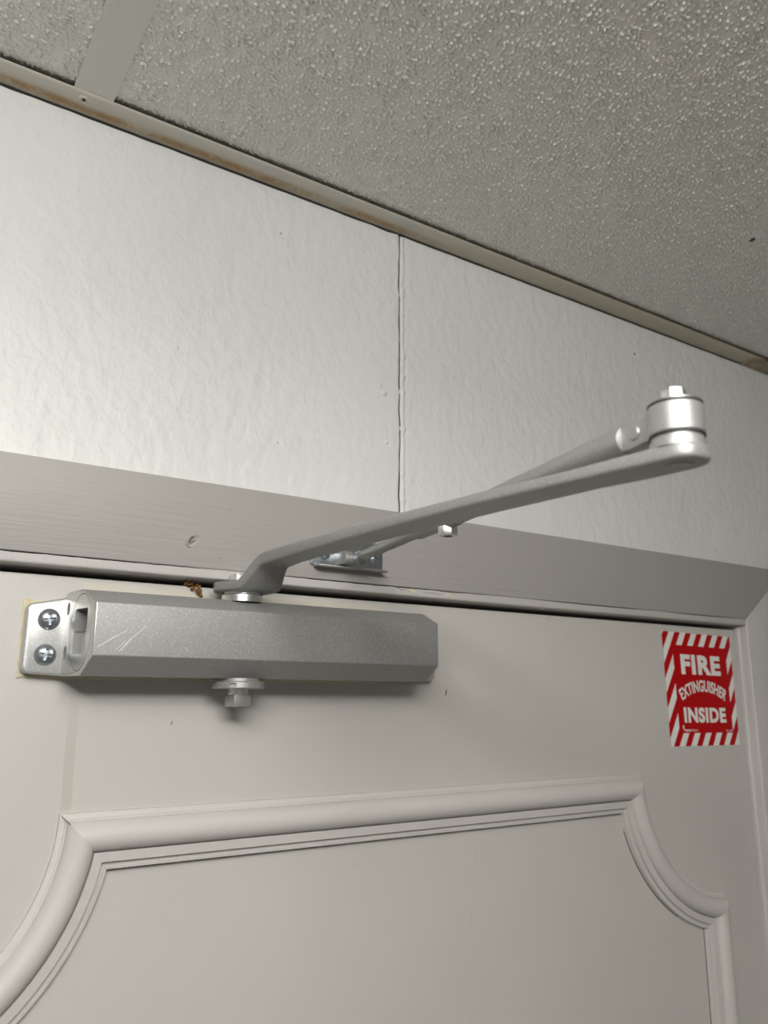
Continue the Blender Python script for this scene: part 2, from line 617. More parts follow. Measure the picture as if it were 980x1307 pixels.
def embossed_tile(x0, x1, y0, y1, drop, dx0, dx1, dy0, seed):
    """lay-in panel near the door with its embossed facing as real relief (finely gridded where it is close to the eye)."""
    stp = 0.00058
    def axis(a, b, d0, d1):
        v = list(np.arange(max(a, d0), min(b, d1), stp)) + [min(b, d1)]
        if a < d0:
            v = list(np.linspace(a, d0, 12)[:-1]) + v
        if b > d1:
            v = v + list(np.linspace(d1, b, 12)[1:])
        return np.array(v)
    xs, ys = axis(x0, x1, dx0, dx1), axis(y0, y1, dy0, 9)
    rng = np.random.default_rng(seed)
    def blur(q, k, p):
        for _ in range(p):
            for ax in (0, 1):
                q = sum(np.roll(q, d, ax) for d in range(-k, k + 1)) / (2 * k + 1)
        return q
    q = rng.standard_normal((len(xs), len(ys)))
    f = blur(q, 1, 1) - blur(q, 2, 2)
    f /= f.std()
    c = blur(q, 3, 2)
    c /= c.std()
    h = np.clip(f + 0.25 * c - RELIEF_CUT, 0, 2.2) * RELIEF
    fx = np.clip((dx1 + 0.05 - xs) / 0.05, 0, 1) * np.clip((xs - dx0 + 0.05) / 0.05, 0, 1)
    fy = np.clip((ys - dy0 + 0.05) / 0.05, 0, 1)
    h = h * fx[:, None] * fy[None, :]
    roll = np.clip((ys - 0.4475) / 0.014, 0, 1) ** 1.6 * drop
    z = CEIL + 0.0016 - h + roll[None, :]
    nx, ny = len(xs), len(ys)
    co = np.empty((nx, ny, 3))
    co[..., 0] = xs[:, None] + OFF.x
    co[..., 1] = ys[None, :] + OFF.y
    co[..., 2] = z + OFF.z
    idx = np.arange(nx * ny).reshape(nx, ny)
    qd = np.stack((idx[:-1, :-1], idx[:-1, 1:], idx[1:, 1:], idx[1:, :-1]), -1).reshape(-1, 4)
    # plain back of the panel
    bk = np.array([[x, y, CEIL + 0.018] for x, y in ((x0, y0), (x1, y0), (x1, y1), (x0, y1))]) + np.array(OFF)
    nv = nx * ny
    corner = [idx[0, 0], idx[-1, 0], idx[-1, -1], idx[0, -1]]
    side = [(nv + i, nv + (i + 1) % 4, corner[(i + 1) % 4], corner[i]) for i in range(4)]
    qd = np.concatenate((qd, np.array([(nv, nv + 1, nv + 2, nv + 3)] + side)))
    me = bpy.data.meshes.new('ceiling_tile')
    me.vertices.add(nv + 4)
    me.vertices.foreach_set('co', np.concatenate((co.reshape(-1, 3), bk)).ravel())
    me.loops.add(qd.size)
    me.loops.foreach_set('vertex_index', qd.ravel().astype(np.int32))
    me.polygons.add(len(qd))
    me.polygons.foreach_set('loop_start', np.arange(0, qd.size, 4, dtype=np.int32))
    me.update(calc_edges=True)
    me.validate()
    me.materials.append(M['tile'])
    me.polygons.foreach_set('use_smooth', np.ones(len(me.polygons), dtype=bool))
    o = bpy.data.objects.new('ceiling_tile', me)
    C.objects.link(o)
    o.parent = ceil
    return o


RELIEF, RELIEF_CUT = 0.00068, 0.25
TX = 0.0813
for i in range(-3, 2):
    x0 = TX + 1.2192 * i
    ta, tb = max(RX0, x0 + 0.002), min(RX1, x0 + 1.2172)
    if i in (-1, 0):
        embossed_tile(ta, tb, -0.128, WALL - 0.004, 0.0032, -0.06, 0.90, 0.14, 11 + i)
    else:
        tile(ta, tb, -0.128, WALL - 0.004, 0.006)
    for j in range(6):
        y1 = -0.132 - 0.6096 * j
        tile(max(RX0, x0 + 0.002), min(RX1, x0 + 1.2172), max(RY0, y1 - 0.6056), y1, 0.0)
    bm = B()
    box(bm, x0 - 0.0121, x0 + 0.0121, RY0, WALL - 0.002, CEIL + 0.0004, CEIL + 0.0010)
    box(bm, x0 - 0.0007, x0 + 0.0007, RY0, WALL - 0.002, CEIL + 0.0008, CEIL + 0.036)
    obj('ceiling_tee', bm, 'tee', ceil, 30)
for j in range(6):
    y = -0.130 - 0.6096 * j
    bm = B()
    box(bm, RX0, RX1, y - 0.012, y + 0.012, CEIL + 0.0001, CEIL + 0.0007)
    box(bm, RX0, RX1, y - 0.0007, y + 0.0007, CEIL + 0.0005, CEIL + 0.04)
    obj('main_runner', bm, 'tee', ceil, 30)
for px, py, q in ((0.5773, 0.3281, 0.0020), (0.5800, 0.3478, 0.0008)):
    bm = B()
    lathe(bm, (px, py, CEIL + 0.0013), (0, 0, -1), [(q, 0), (q * 0.7, q * 0.3), (0, q * 0.4)], 10, 1.6)
    obj('dark_speck', bm, 'speck', ceil, 60)


def angle(x0, x1, dz, mat, bulge=None):
    """L-shaped wall angle: flange seen from below, lip rolled over at its room edge."""
    bm = B()
    n = max(2, int((x1 - x0) / 0.004))
    prof = [(WALL - 0.0003, 0.022), (WALL - 0.0003, 0.0003), (WALL - 0.0012, -0.0002), (0.4615, -0.0002), (0.4598, 0.0001), (0.4593, 0.0006), (0.4598, 0.0012), (0.4612, 0.0012), (WALL - 0.0012, 0.0010), (WALL - 0.0012, 0.022)]
    rings = []
    for k in range(n + 1):
        x = x0 + (x1 - x0) * k / n
        g = math.exp(-((x - TX) / 0.011) ** 2) * 0.0012 if bulge else 0
        ww = wob(x, 9, 0.0005, 2)
        rings.append([bm.verts.new((x, y + (ww - g if y < 0.47 else 0), CEIL + dz + z - (g * 0.8 if y < 0.47 else 0))) for y, z in prof])
    m = len(prof)
    for A, Z in zip(rings, rings[1:]):
        for j in range(m):
            bm.faces.new((A[j], A[(j + 1) % m], Z[(j + 1) % m], Z[j]))
    bm.faces.new(rings[0]); bm.faces.new(rings[-1])
    return bm


tr = struct('trim_1', angle(-1.2, 0.806, 0, 'angle', True), 'angle')
struct('trim_2', angle(0.792, RX1 - 0.01, -0.0016, 'angle_rusty'), 'angle_rusty')
struct('trim_3', angle(RX0 + 0.01, -1.201, 0, 'angle'), 'angle')
bm = B()
lathe(bm, (0.0768, 0.4655, CEIL - 0.0008), (0, 0, -1), [(0.0036, 0), (0.0034, 0.0005), (0.0026, 0.0009), (0.0021, 0.0009), (0.0019, 0.0003), (0.0011, 0.0002), (0, 0.0002)], 24)
rv = obj('rivet', bm, 'angle', tr)
bm = B(); lathe(bm, (0.0768, 0.4655, CEIL - 0.0011), (0, 0, -1), [(0.0011, 0), (0.0008, 0.0004), (0, 0.0005)], 12)
obj('rivet_pin', bm, 'dark', rv)

# dark strand painting in the shadow line between angle and wall
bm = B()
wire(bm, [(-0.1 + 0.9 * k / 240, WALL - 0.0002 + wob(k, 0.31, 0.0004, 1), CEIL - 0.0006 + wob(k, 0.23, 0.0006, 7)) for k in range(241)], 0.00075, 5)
obj('gap_shadow', bm, 'dark', tr)

# ------------------------------------------------------------------ door, frame, casing
CY = 0.464      # casing face
JY = CY + 0.0010     # jamb edge face
# head jamb + right jamb + left jamb, edge facing the room is rounded
bm = B()
box(bm, DX0 - 0.03, DX1 + 0.03, JY, WALL + 0.13, 0.0712, 0.10, 0.0014, 3)
fr = struct('trim_4', bm, 'casing_side')
bm = B(); box(bm, DX1 + 0.0035, DX1 + 0.03, 0.472, WALL + 0.13, FZ, 0.0999, 0.0022, 3); obj('door_jamb', bm, 'casing_side', fr)
bm = B(); box(bm, DX0 - 0.03, DX0 - 0.0035, 0.472, WALL + 0.13, FZ, 0.0999, 0.0022, 3); obj('door_jamb', bm, 'casing_side', fr)
bm = B(); box(bm, DX0 - 0.003, DX1 + 0.003, DOOR + 0.046, DOOR + 0.058, 0.058, 0.0706); obj('door_stop', bm, 'dark', fr)  # stops coloured near-black, standing in for deep shade in the door gap
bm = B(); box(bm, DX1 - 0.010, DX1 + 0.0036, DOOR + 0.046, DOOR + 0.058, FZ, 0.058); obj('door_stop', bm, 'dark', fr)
# head casing with a mitred right end, and the side casing
CZ0, CZ1 = 0.0772, 0.1316
CXR = 0.7300
bm = B()
prism(bm, [(DX0 - 0.005, CZ0), (CXR, CZ0), (CXR + 0.075, CZ1), (DX0 - 0.08, CZ1)], 'y', CY, WALL - 0.0002, 0.0011, 2)
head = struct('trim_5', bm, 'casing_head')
for q in (((239, 697), (243, 690), (249, 685)), ((242, 695), (246, 691), (250, 690)), ((240, 692), (244, 687), (247, 684)), ((236, 694), (240, 698), (244, 699))):
    bm = B()
    wire(bm, [at(*v, CY - 0.00005) for v in q], 0.00022, 5, True)
    obj('knot_crack', bm, 'dark', head)
for v in ((570, 706), (281, 712), (771, 709), (293, 651)):
    bleb(*[at(*v, CY)[k] for k in (0, 2)], 0.0007, 'speck', 'paint_nick', CY, 0.3, head)
bm = B()
prism(bm, [(CXR, FZ), (CXR + 0.075, FZ), (CXR + 0.075, CZ1), (CXR, CZ0)], 'y', CY + 0.0003, WALL - 0.0002, 0.0016, 3)
struct('trim_6', bm, 'casing_side')
bm = B()
prism(bm, [(DX0 - 0.005, FZ), (DX0 - 0.08, FZ), (DX0 - 0.08, CZ1), (DX0 - 0.005, CZ0)], 'y', CY + 0.0003, WALL - 0.0002, 0.0016, 3)
struct('trim_7', bm, 'casing_side')
# cracked paint line where casing meets jamb
bm = B()
for a, b_, s in ((-0.02, 0.19, 1), (0.20, 0.42, 2), (0.44, 0.60, 3), (0.60, 0.725, 4)):
    n = 60
    wire(bm, [(a + (b_ - a) * k / n, CY - 0.00005 + 0.0012, CZ0 - 0.0001 + wob(a + k * 0.004, 130, 0.0004, s)) for k in range(n + 1)], 0.00045, 5, True)
for pts in (((0.1935, -0.0022), (0.196, -0.0040), (0.2005, -0.0042), (0.2050, -0.0046), (0.2085, -0.0036), (0.2100, -0.0041)),
            ((0.3070, -0.0018), (0.3120, -0.0024), (0.3155, -0.0005), (0.3195, -0.0021), (0.3220, -0.0016), (0.3260, -0.0026), (0.3300, -0.0016)),
            ((0.3350, -0.0020), (0.3400, -0.0026), (0.3480, -0.0022), (0.3540, -0.0031), (0.3580, -0.0016))):
    wire(bm, [(x, JY + 0.0001, CZ0 + z) for x, z in pts], 0.00022, 5, True)
obj('paint_crack', bm, 'dark', fr)
for x, z, q in ((0.3282, 0.0752, 0.0017), (0.3312, 0.0745, 0.0012), (0.3608, 0.0742, 0.0018), (0.3640, 0.0738, 0.0012)):
    bleb(x, z, q, 'chip', 'paint_chip', JY, 0.35, fr)

# door slab
bm = B()
box(bm, DX0, DX1, DOOR, DOOR + 0.044, FZ + 0.012, DTOP, 0.0006, 1)
door = struct('door_1', bm, 'door')
# applied moulding around the panel
PC, ZT = 0.3367, -0.0608           # panel centre, outer top edge
ARC = 0.1045
XV = 0.3345                        # half width to the outer edge of the upright runs
PROF = [(0, 0), (0.0002, 0.0024), (0.0028, 0.0029), (0.0034, 0.0038), (0.0040, 0.0038)]
PROF += [(0.0040 + 0.0163 * (1 - math.cos(PI * k / 12)) / 2, 0.0040 + 0.0082 * math.sin(PI * k / 12)) for k in range(1, 12)]
PROF += [(0.0204, 0.0040), (0.0207, 0.0066), (0.0258, 0.0060), (0.0262, 0.0036), (0.0282, 0.0032), (0.0286, 0.0042), (0.0299, 0.0040), (0.0304, 0.0)]


def sweep(paths):
    """paths(u, t) -> (x, z) for every profile point; closed on the back."""
    bm = B()
    rows = []
    n = 40
    for k in range(n + 1):
        row = []
        for uu, h in PROF:
            x, z = paths(uu, k / n)
            row.append(bm.verts.new((x, DOOR - 0.00002 - h, z)))
        rows.append(row)
    for A, Z in zip(rows, rows[1:]):
        for j in range(len(PROF) - 1):
            bm.faces.new((A[j], A[j + 1], Z[j + 1], Z[j]))
        bm.faces.new((A[-1], A[0], Z[0], Z[-1]))
    bm.faces.new(rows[0]); bm.faces.new(rows[-1])
    return bm


ACX = 0.3383                       # arc centres sit this far either side of the panel centre
def top_end(uu):
    return ACX - math.sqrt((ARC + uu) ** 2 - uu ** 2)


def arc_angles(uu):
    R_ = ARC + uu
    a0 = math.atan2(-uu, -math.sqrt(R_ ** 2 - uu ** 2))
    dxv = (XV - uu) - ACX
    a1 = math.atan2(-math.sqrt(R_ ** 2 - dxv ** 2), dxv)
    return R_, a0, a1


def P_top(uu, tt):
    e = top_end(uu)
    return PC - e + 2 * e * tt, ZT - uu


def P_arc(sgn):
    def f(uu, tt):
        R_, a0, a1 = arc_angles(uu)
        a = (a0 % (2 * PI)) + ((a1 % (2 * PI)) - (a0 % (2 * PI))) * tt
        return PC + sgn * (ACX + R_ * math.cos(a)), ZT + R_ * math.sin(a)
    return f


def P_up(sgn):
    def f(uu, tt):
        R_, a0, a1 = arc_angles(uu)
        z1 = ZT + R_ * math.sin(a1)
        return PC + sgn * (XV - uu), z1 + (-0.95 - z1) * tt
    return f


obj('moulding', sweep(P_top), 'moulding', door, 28)
for sgn in (-1, 1):
    obj('moulding', sweep(P_arc(sgn)), 'moulding', door, 28)
    obj('moulding', sweep(P_up(sgn)), 'moulding', door, 28)
# shrinkage joint and shadow in one dark strand along the inner moulding foot
def joint(fn, a=0.0, b_=1.0):
    bm = B()
    wire(bm, [(fn(0.0305, a + (b_ - a) * k / 60)[0], DOOR - 0.0001, fn(0.0305, a + (b_ - a) * k / 60)[1]) for k in range(61)], 0.0004, 5)
    obj('joint_shadow', bm, 'dark', door)


joint(P_top)
joint(P_arc(-1))
joint(P_arc(1), 0.1, 0.75)
joint(P_up(1))
# open mitre at the left corner
bm = B()
wire(bm, [(0.1032 + 0.0298 * q, DOOR - (0.0012 + 0.0105 * math.sin(PI * min(1, q * 1.35)) * (1 if q < 0.72 else 0.6)), ZT - 0.0003 - 0.0303 * q) for q in [k / 14 for k in range(15)]], 0.00035, 5, True)
obj('open_mitre', bm, 'dark', door)
# brush hairs caught in the door paint
def hair(pts, rad=0.00022):
    bm = B()
    wire(bm, [(x, DOOR - 0.00012, z) for x, z in pts], rad, 6, True)
    obj('paint_hair', bm, 'door', door)


hair([tuple(at(*q, DOOR)[i] for i in (0, 2)) for q in ((569, 1175), (574, 1167), (580, 1162), (589, 1161), (599, 1163), (601.5, 1168), (601.5, 1175), (598, 1182), (589, 1191))])
hair([tuple(at(*q, DOOR)[i] for i in (0, 2)) for q in ((600, 1066), (606, 1074), (607, 1085), (605, 1102))])
hair([tuple(at(*q, DOOR)[i] for i in (0, 2)) for q in ((437, 1106), (448, 1105), (462, 1103), (478, 1101))], 0.00014)
hair([tuple(at(*q, DOOR)[i] for i in (0, 2)) for q in ((863, 1240), (866, 1255), (868, 1270), (869, 1282))], 0.00016)
for q, rad in (((204, 941), 0.0009), ((49, 998), 0.0008), ((31, 781), 0.0010), ((161, 1109), 0.0007), ((700, 1203), 0.0006), ((697, 788), 0.0014), ((700, 791), 0.0009)):
    p = at(*q, DOOR)
    bleb(p.x, p.z, rad, 'moulding', 'paint_bleb', DOOR, 0.5, door)
for q, rad in (((569, 884), 0.0011), ((219, 923), 0.0006), ((30, 783), 0.0005)):
    p = at(*q, DOOR)
    bm = B()
    wire(bm, [(p.x - 0.0004, DOOR, p.z - 0.0022 * rad / 0.001), (p.x, DOOR - 0.0002, p.z), (p.x + 0.0005, DOOR, p.z + 0.0022 * rad / 0.001)], 0.0004 * rad / 0.001, 6, True)
    obj('paint_nick', bm, 'speck', door)


# outline of an older closer: bare skin and a ragged cream paint edge standing around it
def ragged(x0, x1, z0, z1, amp, f, s):
    out = []
    for (a, b_, n) in (((x0, z0), (x1, z0), 90), ((x1, z0), (x1, z1), 26), ((x1, z1), (x0, z1), 90), ((x0, z1), (x0, z0), 26)):
        for k in range(n):
            q = k / n
            x, z = a[0] + (b_[0] - a[0]) * q, a[1] + (b_[1] - a[1]) * q
            v = Vector((x * f, s, z * f))
            out.append((x + amp * noise.noise(v), z + amp * noise.noise(v + Vector((9, 3, 1)))))
    return out


bm = B(); prism(bm, ragged(0.105, 0.308, 0.0130, 0.0645, 0.0022, 90, 2), 'y', DOOR - 0.00025, DOOR + 0.0003)
obj('bare_patch', bm, 'skin', door, 20)
bm = B()
ring = ragged(0.0750, 0.318, 0.0108, 0.0520, 0.0011, 190, 6)
nr = len(ring)
rows = []
for i, (x, z) in enumerate(ring):
    h = 0.0004 + 0.0010 * abs(noise.noise(Vector((x * 500, z * 500, 3))))
    wd = 0.0006 + 0.0020 * abs(noise.noise(Vector((x * 180, 4, z * 180))))
    d = Vector((min(max(x, 0.081), 0.310) - x, 0, min(max(z, 0.0175), 0.045) - z)).normalized()
    o_ = Vector((x, 0, z)) - d * wd
    rows.append([bm.verts.new(v) for v in ((o_.x, DOOR + 0.0002, o_.z), (x, DOOR - h, z), ((x + d.x * 0.003), DOOR - h * 0.6, z + d.z * 0.003), ((x + d.x * 0.005), DOOR + 0.0002, z + d.z * 0.005))])
for i in range(nr):
    A, Z = rows[i], rows[(i + 1) % nr]
    for j in range(3):
        bm.faces.new((A[j], A[j + 1], Z[j + 1], Z[j]))
obj('cream_paint_edge', bm, 'cream', door, 50)
# rusty crumbs jammed in the gap over the door
bm = B()
for i in range(46):
    q = random.random()
    x = 0.166 + 0.0095 * q + random.uniform(-0.0012, 0.0012)
    z = 0.0700 - 0.0072 * q + random.uniform(-0.0022, 0.0022)
    y = DOOR + random.uniform(-0.004, 0.002)
    m = Matrix.Translation((x, y, z)) @ Matrix.Rotation(random.random() * 6, 4, 'X') @ Matrix.Rotation(random.random() * 6, 4, 'Z') @ Matrix.Diagonal((random.uniform(0.5, 1.6), random.uniform(0.4, 1), 0.7, 1))
    bmesh.ops.create_icosphere(bm, subdivisions=1, radius=random.uniform(0.0006, 0.0014), matrix=m)
for v in bm.verts:
    v.co += 0.0004 * noise.noise_vector(v.co * 1500)
o = obj('rust_crumbs', bm, 'rust', fr, 30)
o['kind'] = 'stuff'

# ------------------------------------------------------------------ the door closer
SX, SY = 0.1935, 0.4535       # spindle axis
EX, EYY = 0.2190, 0.1575      # elbow axis
cl = thing('door_closer', 'silver metal door closer with folded arm screwed to top of painted door', 'door closer', (SX, DOOR, 0.034))
SEC = [(0.4310, 0.0213), (0.4310, 0.0490), (0.4480, 0.0571), (0.4660, 0.0571), (0.4757, 0.0525), (0.4757, 0.0140), (0.4700, 0.0113), (0.4448, 0.0113)]
bm = B()
A = [bm.verts.new((0.1025 - (y - 0.431) * 0.2, y, z)) for y, z in SEC]
Z = [bm.verts.new((0.3256, y, z)) for y, z in SEC]
fs = [bm.faces.new(A), bm.faces.new(Z[::-1])]
for i in range(8):
    fs.append(bm.faces.new((A[i], Z[i], Z[(i + 1) % 8], A[(i + 1) % 8])))
bmesh.ops.recalc_face_normals(bm, faces=fs)
bmesh.ops.bevel(bm, geom=bm.edges[:], offset=0.0006, segments=3, profile=0.5, affect='EDGES')
body = obj('body', bm, 'silver', cl)
# end face: round seam of the end plug, a moulded slot in it, two small core holes beside it
nrm = Vector((-1, -0.2, 0)).normalized()
tan = Vector((-0.2, 1, 0)).normalized()
ec = Vector((0.1025 - (0.4475 - 0.431) * 0.2, 0.4475, 0.0342))
EF = Matrix((( tan.x, 0, nrm.x, ec.x), (tan.y, 0, nrm.y, ec.y), (tan.z, 1, nrm.z, ec.z), (0, 0, 0, 1)))   # local: a across, b up, c out of the face


def ef(bm):
    bm.transform(EF)
    return bm


g = B()
prof = [(0.0203, -0.0012), (0.0207, -0.0012), (0.0207, 0.002), (0.0203, 0.002)]
rings = [[g.verts.new((0.62 * rad * math.cos(2 * PI * i / 72), rad * math.sin(2 * PI * i / 72), h)) for i in range(72)] for rad, h in prof]
for q in range(4):
    for i in range(72):
        g.faces.new((rings[q][i], rings[(q + 1) % 4][i], rings[(q + 1) % 4][(i + 1) % 72], rings[q][(i + 1) % 72]))
def slot(a0, a1, b0, b1, dep):
    s = B()
    prism(s, [(a0 + 0.0008, b0), (a1 - 0.0008, b0), (a1, b0 + 0.0008), (a1, b1 - 0.0008), (a1 - 0.0008, b1), (a0 + 0.0008, b1), (a0, b1 - 0.0008), (a0, b0 + 0.0008)], 'z', -dep, 0.003)
    return ef(s)
holes = []
for b_ in (0.0135, -0.0105):
    h = B()
    prism(h, [(0.0170 + 0.0018 * math.cos(2 * PI * i / 20), b_ + 0.0036 * math.sin(2 * PI * i / 20)) for i in range(20)], 'z', -0.004, 0.003)
    holes.append(ef(h))
cut(body, ef(g), slot(-0.0075, 0.0075, 0.0005, 0.0125, 0.010), slot(-0.0075, 0.0075, -0.0118, 0.0008, 0.0045), *holes)
body.data.materials.append(M['cast'])
for p in body.data.polygons:
    if p.normal.x < -0.5 or (p.center.x < -0.085 and abs(p.normal.x) > 0.2):
        p.material_index = 1
# fine scratches on the left of the front face
for p0, p1 in (((124, 826), (163, 804)), ((125, 825), (150, 810)), ((154, 831), (172, 811)), ((151, 832), (168, 814)), ((147, 830), (160, 818)), ((172, 812), (187, 798)), ((236, 826), (240, 831))):
    bm = B()
    wire(bm, [at(*p0, 0.4310), at((p0[0] + p1[0]) / 2, (p0[1] + p1[1]) / 2, 0.43095), at(*p1, 0.4310)], 0.00011, 5)
    obj('scratch', bm, 'scratch', body)

# mounting lugs
def lug(x0, x1, sgn):
    bm = B()
    c = 0.004
    xa, xb = (x0, x1) if sgn > 0 else (x1, x0)
    pts = []
    for (px, pz, a0) in ((xa + sgn * c, 0.0125 + c, PI), (xa + sgn * c, 0.0505 - c, PI / 2)):
        arc = [(px + sgn * c * math.cos(a0 + PI / 2 * k / 5), pz + c * math.sin(a0 + PI / 2 * k / 5)) for k in range(6)]
        pts += arc if a0 == PI else arc[::-1] if False else arc
    # outline: lower-left corner arc, right edge (taller, against the body), upper-left corner arc
    low = [(xa + sgn * (c - c * math.cos(PI / 2 * k / 5)), 0.0125 + c - c * math.sin(PI / 2 * k / 5)) for k in range(6)]
    high = [(xa + sgn * (c - c * math.sin(PI / 2 * k / 5)), 0.0505 - c + c * math.cos(PI / 2 * k / 5)) for k in range(6)]
    pts = low + [(xb, 0.0114), (xb, 0.0545)] + high
    prism(bm, pts, 'y', 0.4672, 0.4758, 0.0014, 3)
    return obj('mounting_lug', bm, 'silver_lug', cl)


lugL = lug(0.0752, 0.0965, 1)
lugR = lug(0.3250, 0.3500, -1)


def cross_cut(x, z, y, ln, wd, dep, rot=0.0):
    out = []
    for a in (rot, rot + PI / 2):
        ca, sa = math.cos(a), math.sin(a)
        bm = B()
        pr = [(-ln, -wd), (ln, -wd), (ln, wd), (-ln, wd)]
        A = [bm.verts.new((x + p * ca - q * sa, y - 0.01, z + p * sa + q * ca)) for p, q in pr]
        Z = [bm.verts.new((x + 0.45 * p * ca - 0.6 * q * sa, y + dep, z + 0.45 * p * sa + 0.6 * q * ca)) for p, q in pr]
        bm.faces.new(A); bm.faces.new(Z[::-1])
        for i in range(4):
            bm.faces.new((A[i], Z[i], Z[(i + 1) % 4], A[(i + 1) % 4]))
        out.append(bm)
    return out


def screw(x, z, y, rad, parent, rot=0.0):
    bm = B()
    lathe(bm, (x, y, z), (0, -1, 0), [(rad * 0.97, 0), (rad, 0.0004), (rad * 0.93, 0.0012), (rad * 0.78, 0.0021), (rad * 0.55, 0.0028), (rad * 0.28, 0.0032), (0, 0.0033)], 36)
    o = obj('screw', bm, 'zinc', parent)
    cut(o, *cross_cut(x, z, y - 0.0033, rad * 0.98, rad * 0.19, 0.0030, rot))
    o['label'] = 'shiny zinc cross-head screw'
    return o


screw(0.0868, 0.0417, 0.4672, 0.0058, cl, 0.12)
screw(0.0865, 0.0226, 0.4672, 0.0058, cl, -0.2)
screw(0.3425, 0.0417, 0.4672, 0.0058, cl, 0.3)
screw(0.3425, 0.0226, 0.4672, 0.0058, cl, 0.7)

# lower spindle: flange cap, collar, square-ended stub
bm = B()
lathe(bm, (SX, SY, 0.0114), (0, 0, -1), [(0.0125, 0), (0.0125, 0.0016), (0.0150, 0.0018), (0.0155, 0.0024), (0.0155, 0.0054), (0.0148, 0.0060), (0, 0.0060)], 60)
cap = obj('spindle_cap', bm, 'alu', cl)
nb = []
for a in (math.radians(-125),):
    s = B()
    x, y = SX + 0.0155 * math.cos(a), SY + 0.0155 * math.sin(a)
    m = Matrix.Translation((x, y, 0.0072)) @ Matrix.Rotation(a, 4, 'Z')
    bmesh.ops.create_cube(s, size=1.0, matrix=m @ Matrix.Diagonal((0.0030, 0.0042, 0.0024, 1)))
    nb.append(s)
cut(cap, *nb)
bm = B(); lathe(bm, (SX, SY, 0.0056), (0, 0, -1), [(0.0062, 0), (0.0062, 0.0030), (0.0056, 0.0036), (0, 0.0036)], 36)
obj('spindle_collar', bm, 'steel', cl)
bm = B()
sq = 0.0056
prism(bm, [(SX + sq * math.sqrt(2) * math.cos(q), SY + sq * math.sqrt(2) * math.sin(q)) for q in [math.radians(53 - 90) + PI / 2 * i for i in range(4)]], 'z', -0.0050, 0.0024, 0.0005, 2)
obj('spindle_end', bm, 'alu', cl)
# upper spindle
bm = B(); lathe(bm, (SX, SY, 0.0570), (0, 0, 1), [(0.0124, -0.0006), (0.0124, 0.0034), (0.0119, 0.0040), (0.0108, 0.0040), (0.0108, 0.0060), (0, 0.0060)], 60)
obj('spindle_collar', bm, 'steel', cl)

# main arm: eye on the spindle, crank up, long flat bar, rounded elbow end
EYB, TK = 0.0625, 0.0056
BARZ = 0.0750
def arm_loft(rows, bev):
    """rows: list of (xl, xr, y, z) -> solid bar; underside at z."""
    bm = B()
    R_ = []
    for xl, xr, y, z, tx, tz, th in rows:
        R_.append([bm.verts.new(v) for v in ((xl, y, z), (xr, y, z), (xr + tx, y + tz, z + th), (xl + tx, y + tz, z + th))])
    fs = [bm.faces.new(R_[0]), bm.faces.new(R_[-1])]
    for A, Z in zip(R_, R_[1:]):
        for j in range(4):
            fs.append(bm.faces.new((A[j], A[(j + 1) % 4], Z[(j + 1) % 4], Z[j])))
    bmesh.ops.recalc_face_normals(bm, faces=fs)
    long = [e for e in bm.edges if not any(e.verts[0] in q and e.verts[1] in q for q in R_) or False]
    long += [e for q in (R_[0], R_[-1]) for e in {e for v in q for e in v.link_edges} if e.verts[0] in q and e.verts[1] in q]
    bmesh.ops.bevel(bm, geom=list(set(long)), offset=bev, segments=3, profile=0.5, affect='EDGES')
    return bm


rows = []
for y, xl, xr in ((0.4680, 0.1830, 0.2030), (0.4670, 0.1805, 0.2055), (0.4590, 0.1768, 0.2095), (0.4545, 0.1762, 0.2110), (0.4500, 0.1780, 0.2112), (0.4395, 0.1838, 0.2112)):
    rows.append((xl, xr, y, EYB, 0, 0, 0.0058))
for k in range(1, 11):             # smooth crank
    q = k / 10
    s_ = q * q * (3 - 2 * q)
    rows.append((0.1838 + 0.0060 * s_, 0.2112 - 0.0030 * s_, 0.4395 - 0.0200 * q, EYB + (BARZ - EYB) * s_, 0, 0.0030 * math.sin(PI * q), 0.0058 + 0.0017 * s_))
for y, xl, xr, h in ((0.400, 0.1893, 0.2062, 0.0073), (0.379, 0.1893, 0.2065, 0.0070), (0.330, 0.1905, 0.2090, 0.0062), (0.278, 0.1943, 0.2125, 0.0053), (0.239, 0.1975, 0.2160, 0.0048), (0.193, 0.2045, 0.2215, 0.0047), (0.175, 0.2070, 0.2255, 0.0050), (EYY, 0.2102, 0.2278, 0.0054)):
    rows.append((xl, xr, y, BARZ, 0, 0, h))
for k in range(1, 7):
    a = PI / 2 * k / 6 * 0.96
    q = 0.0088 * math.cos(a) ** 0.7
    rows.append((EX - q, EX + q, EYY - 0.0095 * math.sin(a), BARZ, 0, 0, 0.0054))
arm = obj('main_arm', arm_loft(rows, 0.0014), 'silver_arm', cl, 40)
bm = B(); lathe(bm, (EX, EYY, BARZ + 0.0002), (0, 0, -1), [(0.0044, 0), (0.0044, 0.0005), (0.0036, 0.0006), (0.0028, 0.0004), (0, 0.0004)], 32)
obj('elbow_rivet', bm, 'silver_arm', arm)
# square nut head over the eye
bm = B()
prism(bm, ngon(SX + 0.001, SY + 0.004, 0.0085, 4, math.radians(45)), 'z', EYB + TK - 0.0002, EYB + TK + 0.0060, 0.0006, 2)
obj('arm_bolt', bm, 'steel', cl)

# elbow: spacer, eye of the forearm, dark washers, bolt
EZ = 0.0908
bm = B(); lathe(bm, (EX, EYY, BARZ + TK - 0.0006), (0, 0, 1), [(0.0090, 0), (0.0090, 0.0024), (0.0084, 0.0028), (0.0084, 0.0052), (0, 0.0052)], 56)
obj('elbow_spacer', bm, 'alu', cl)
E0 = Vector((EX, EYY, EZ)); P0 = Vector((0.2712, 0.4440, 0.0908))
fd = (P0 - E0).normalized()
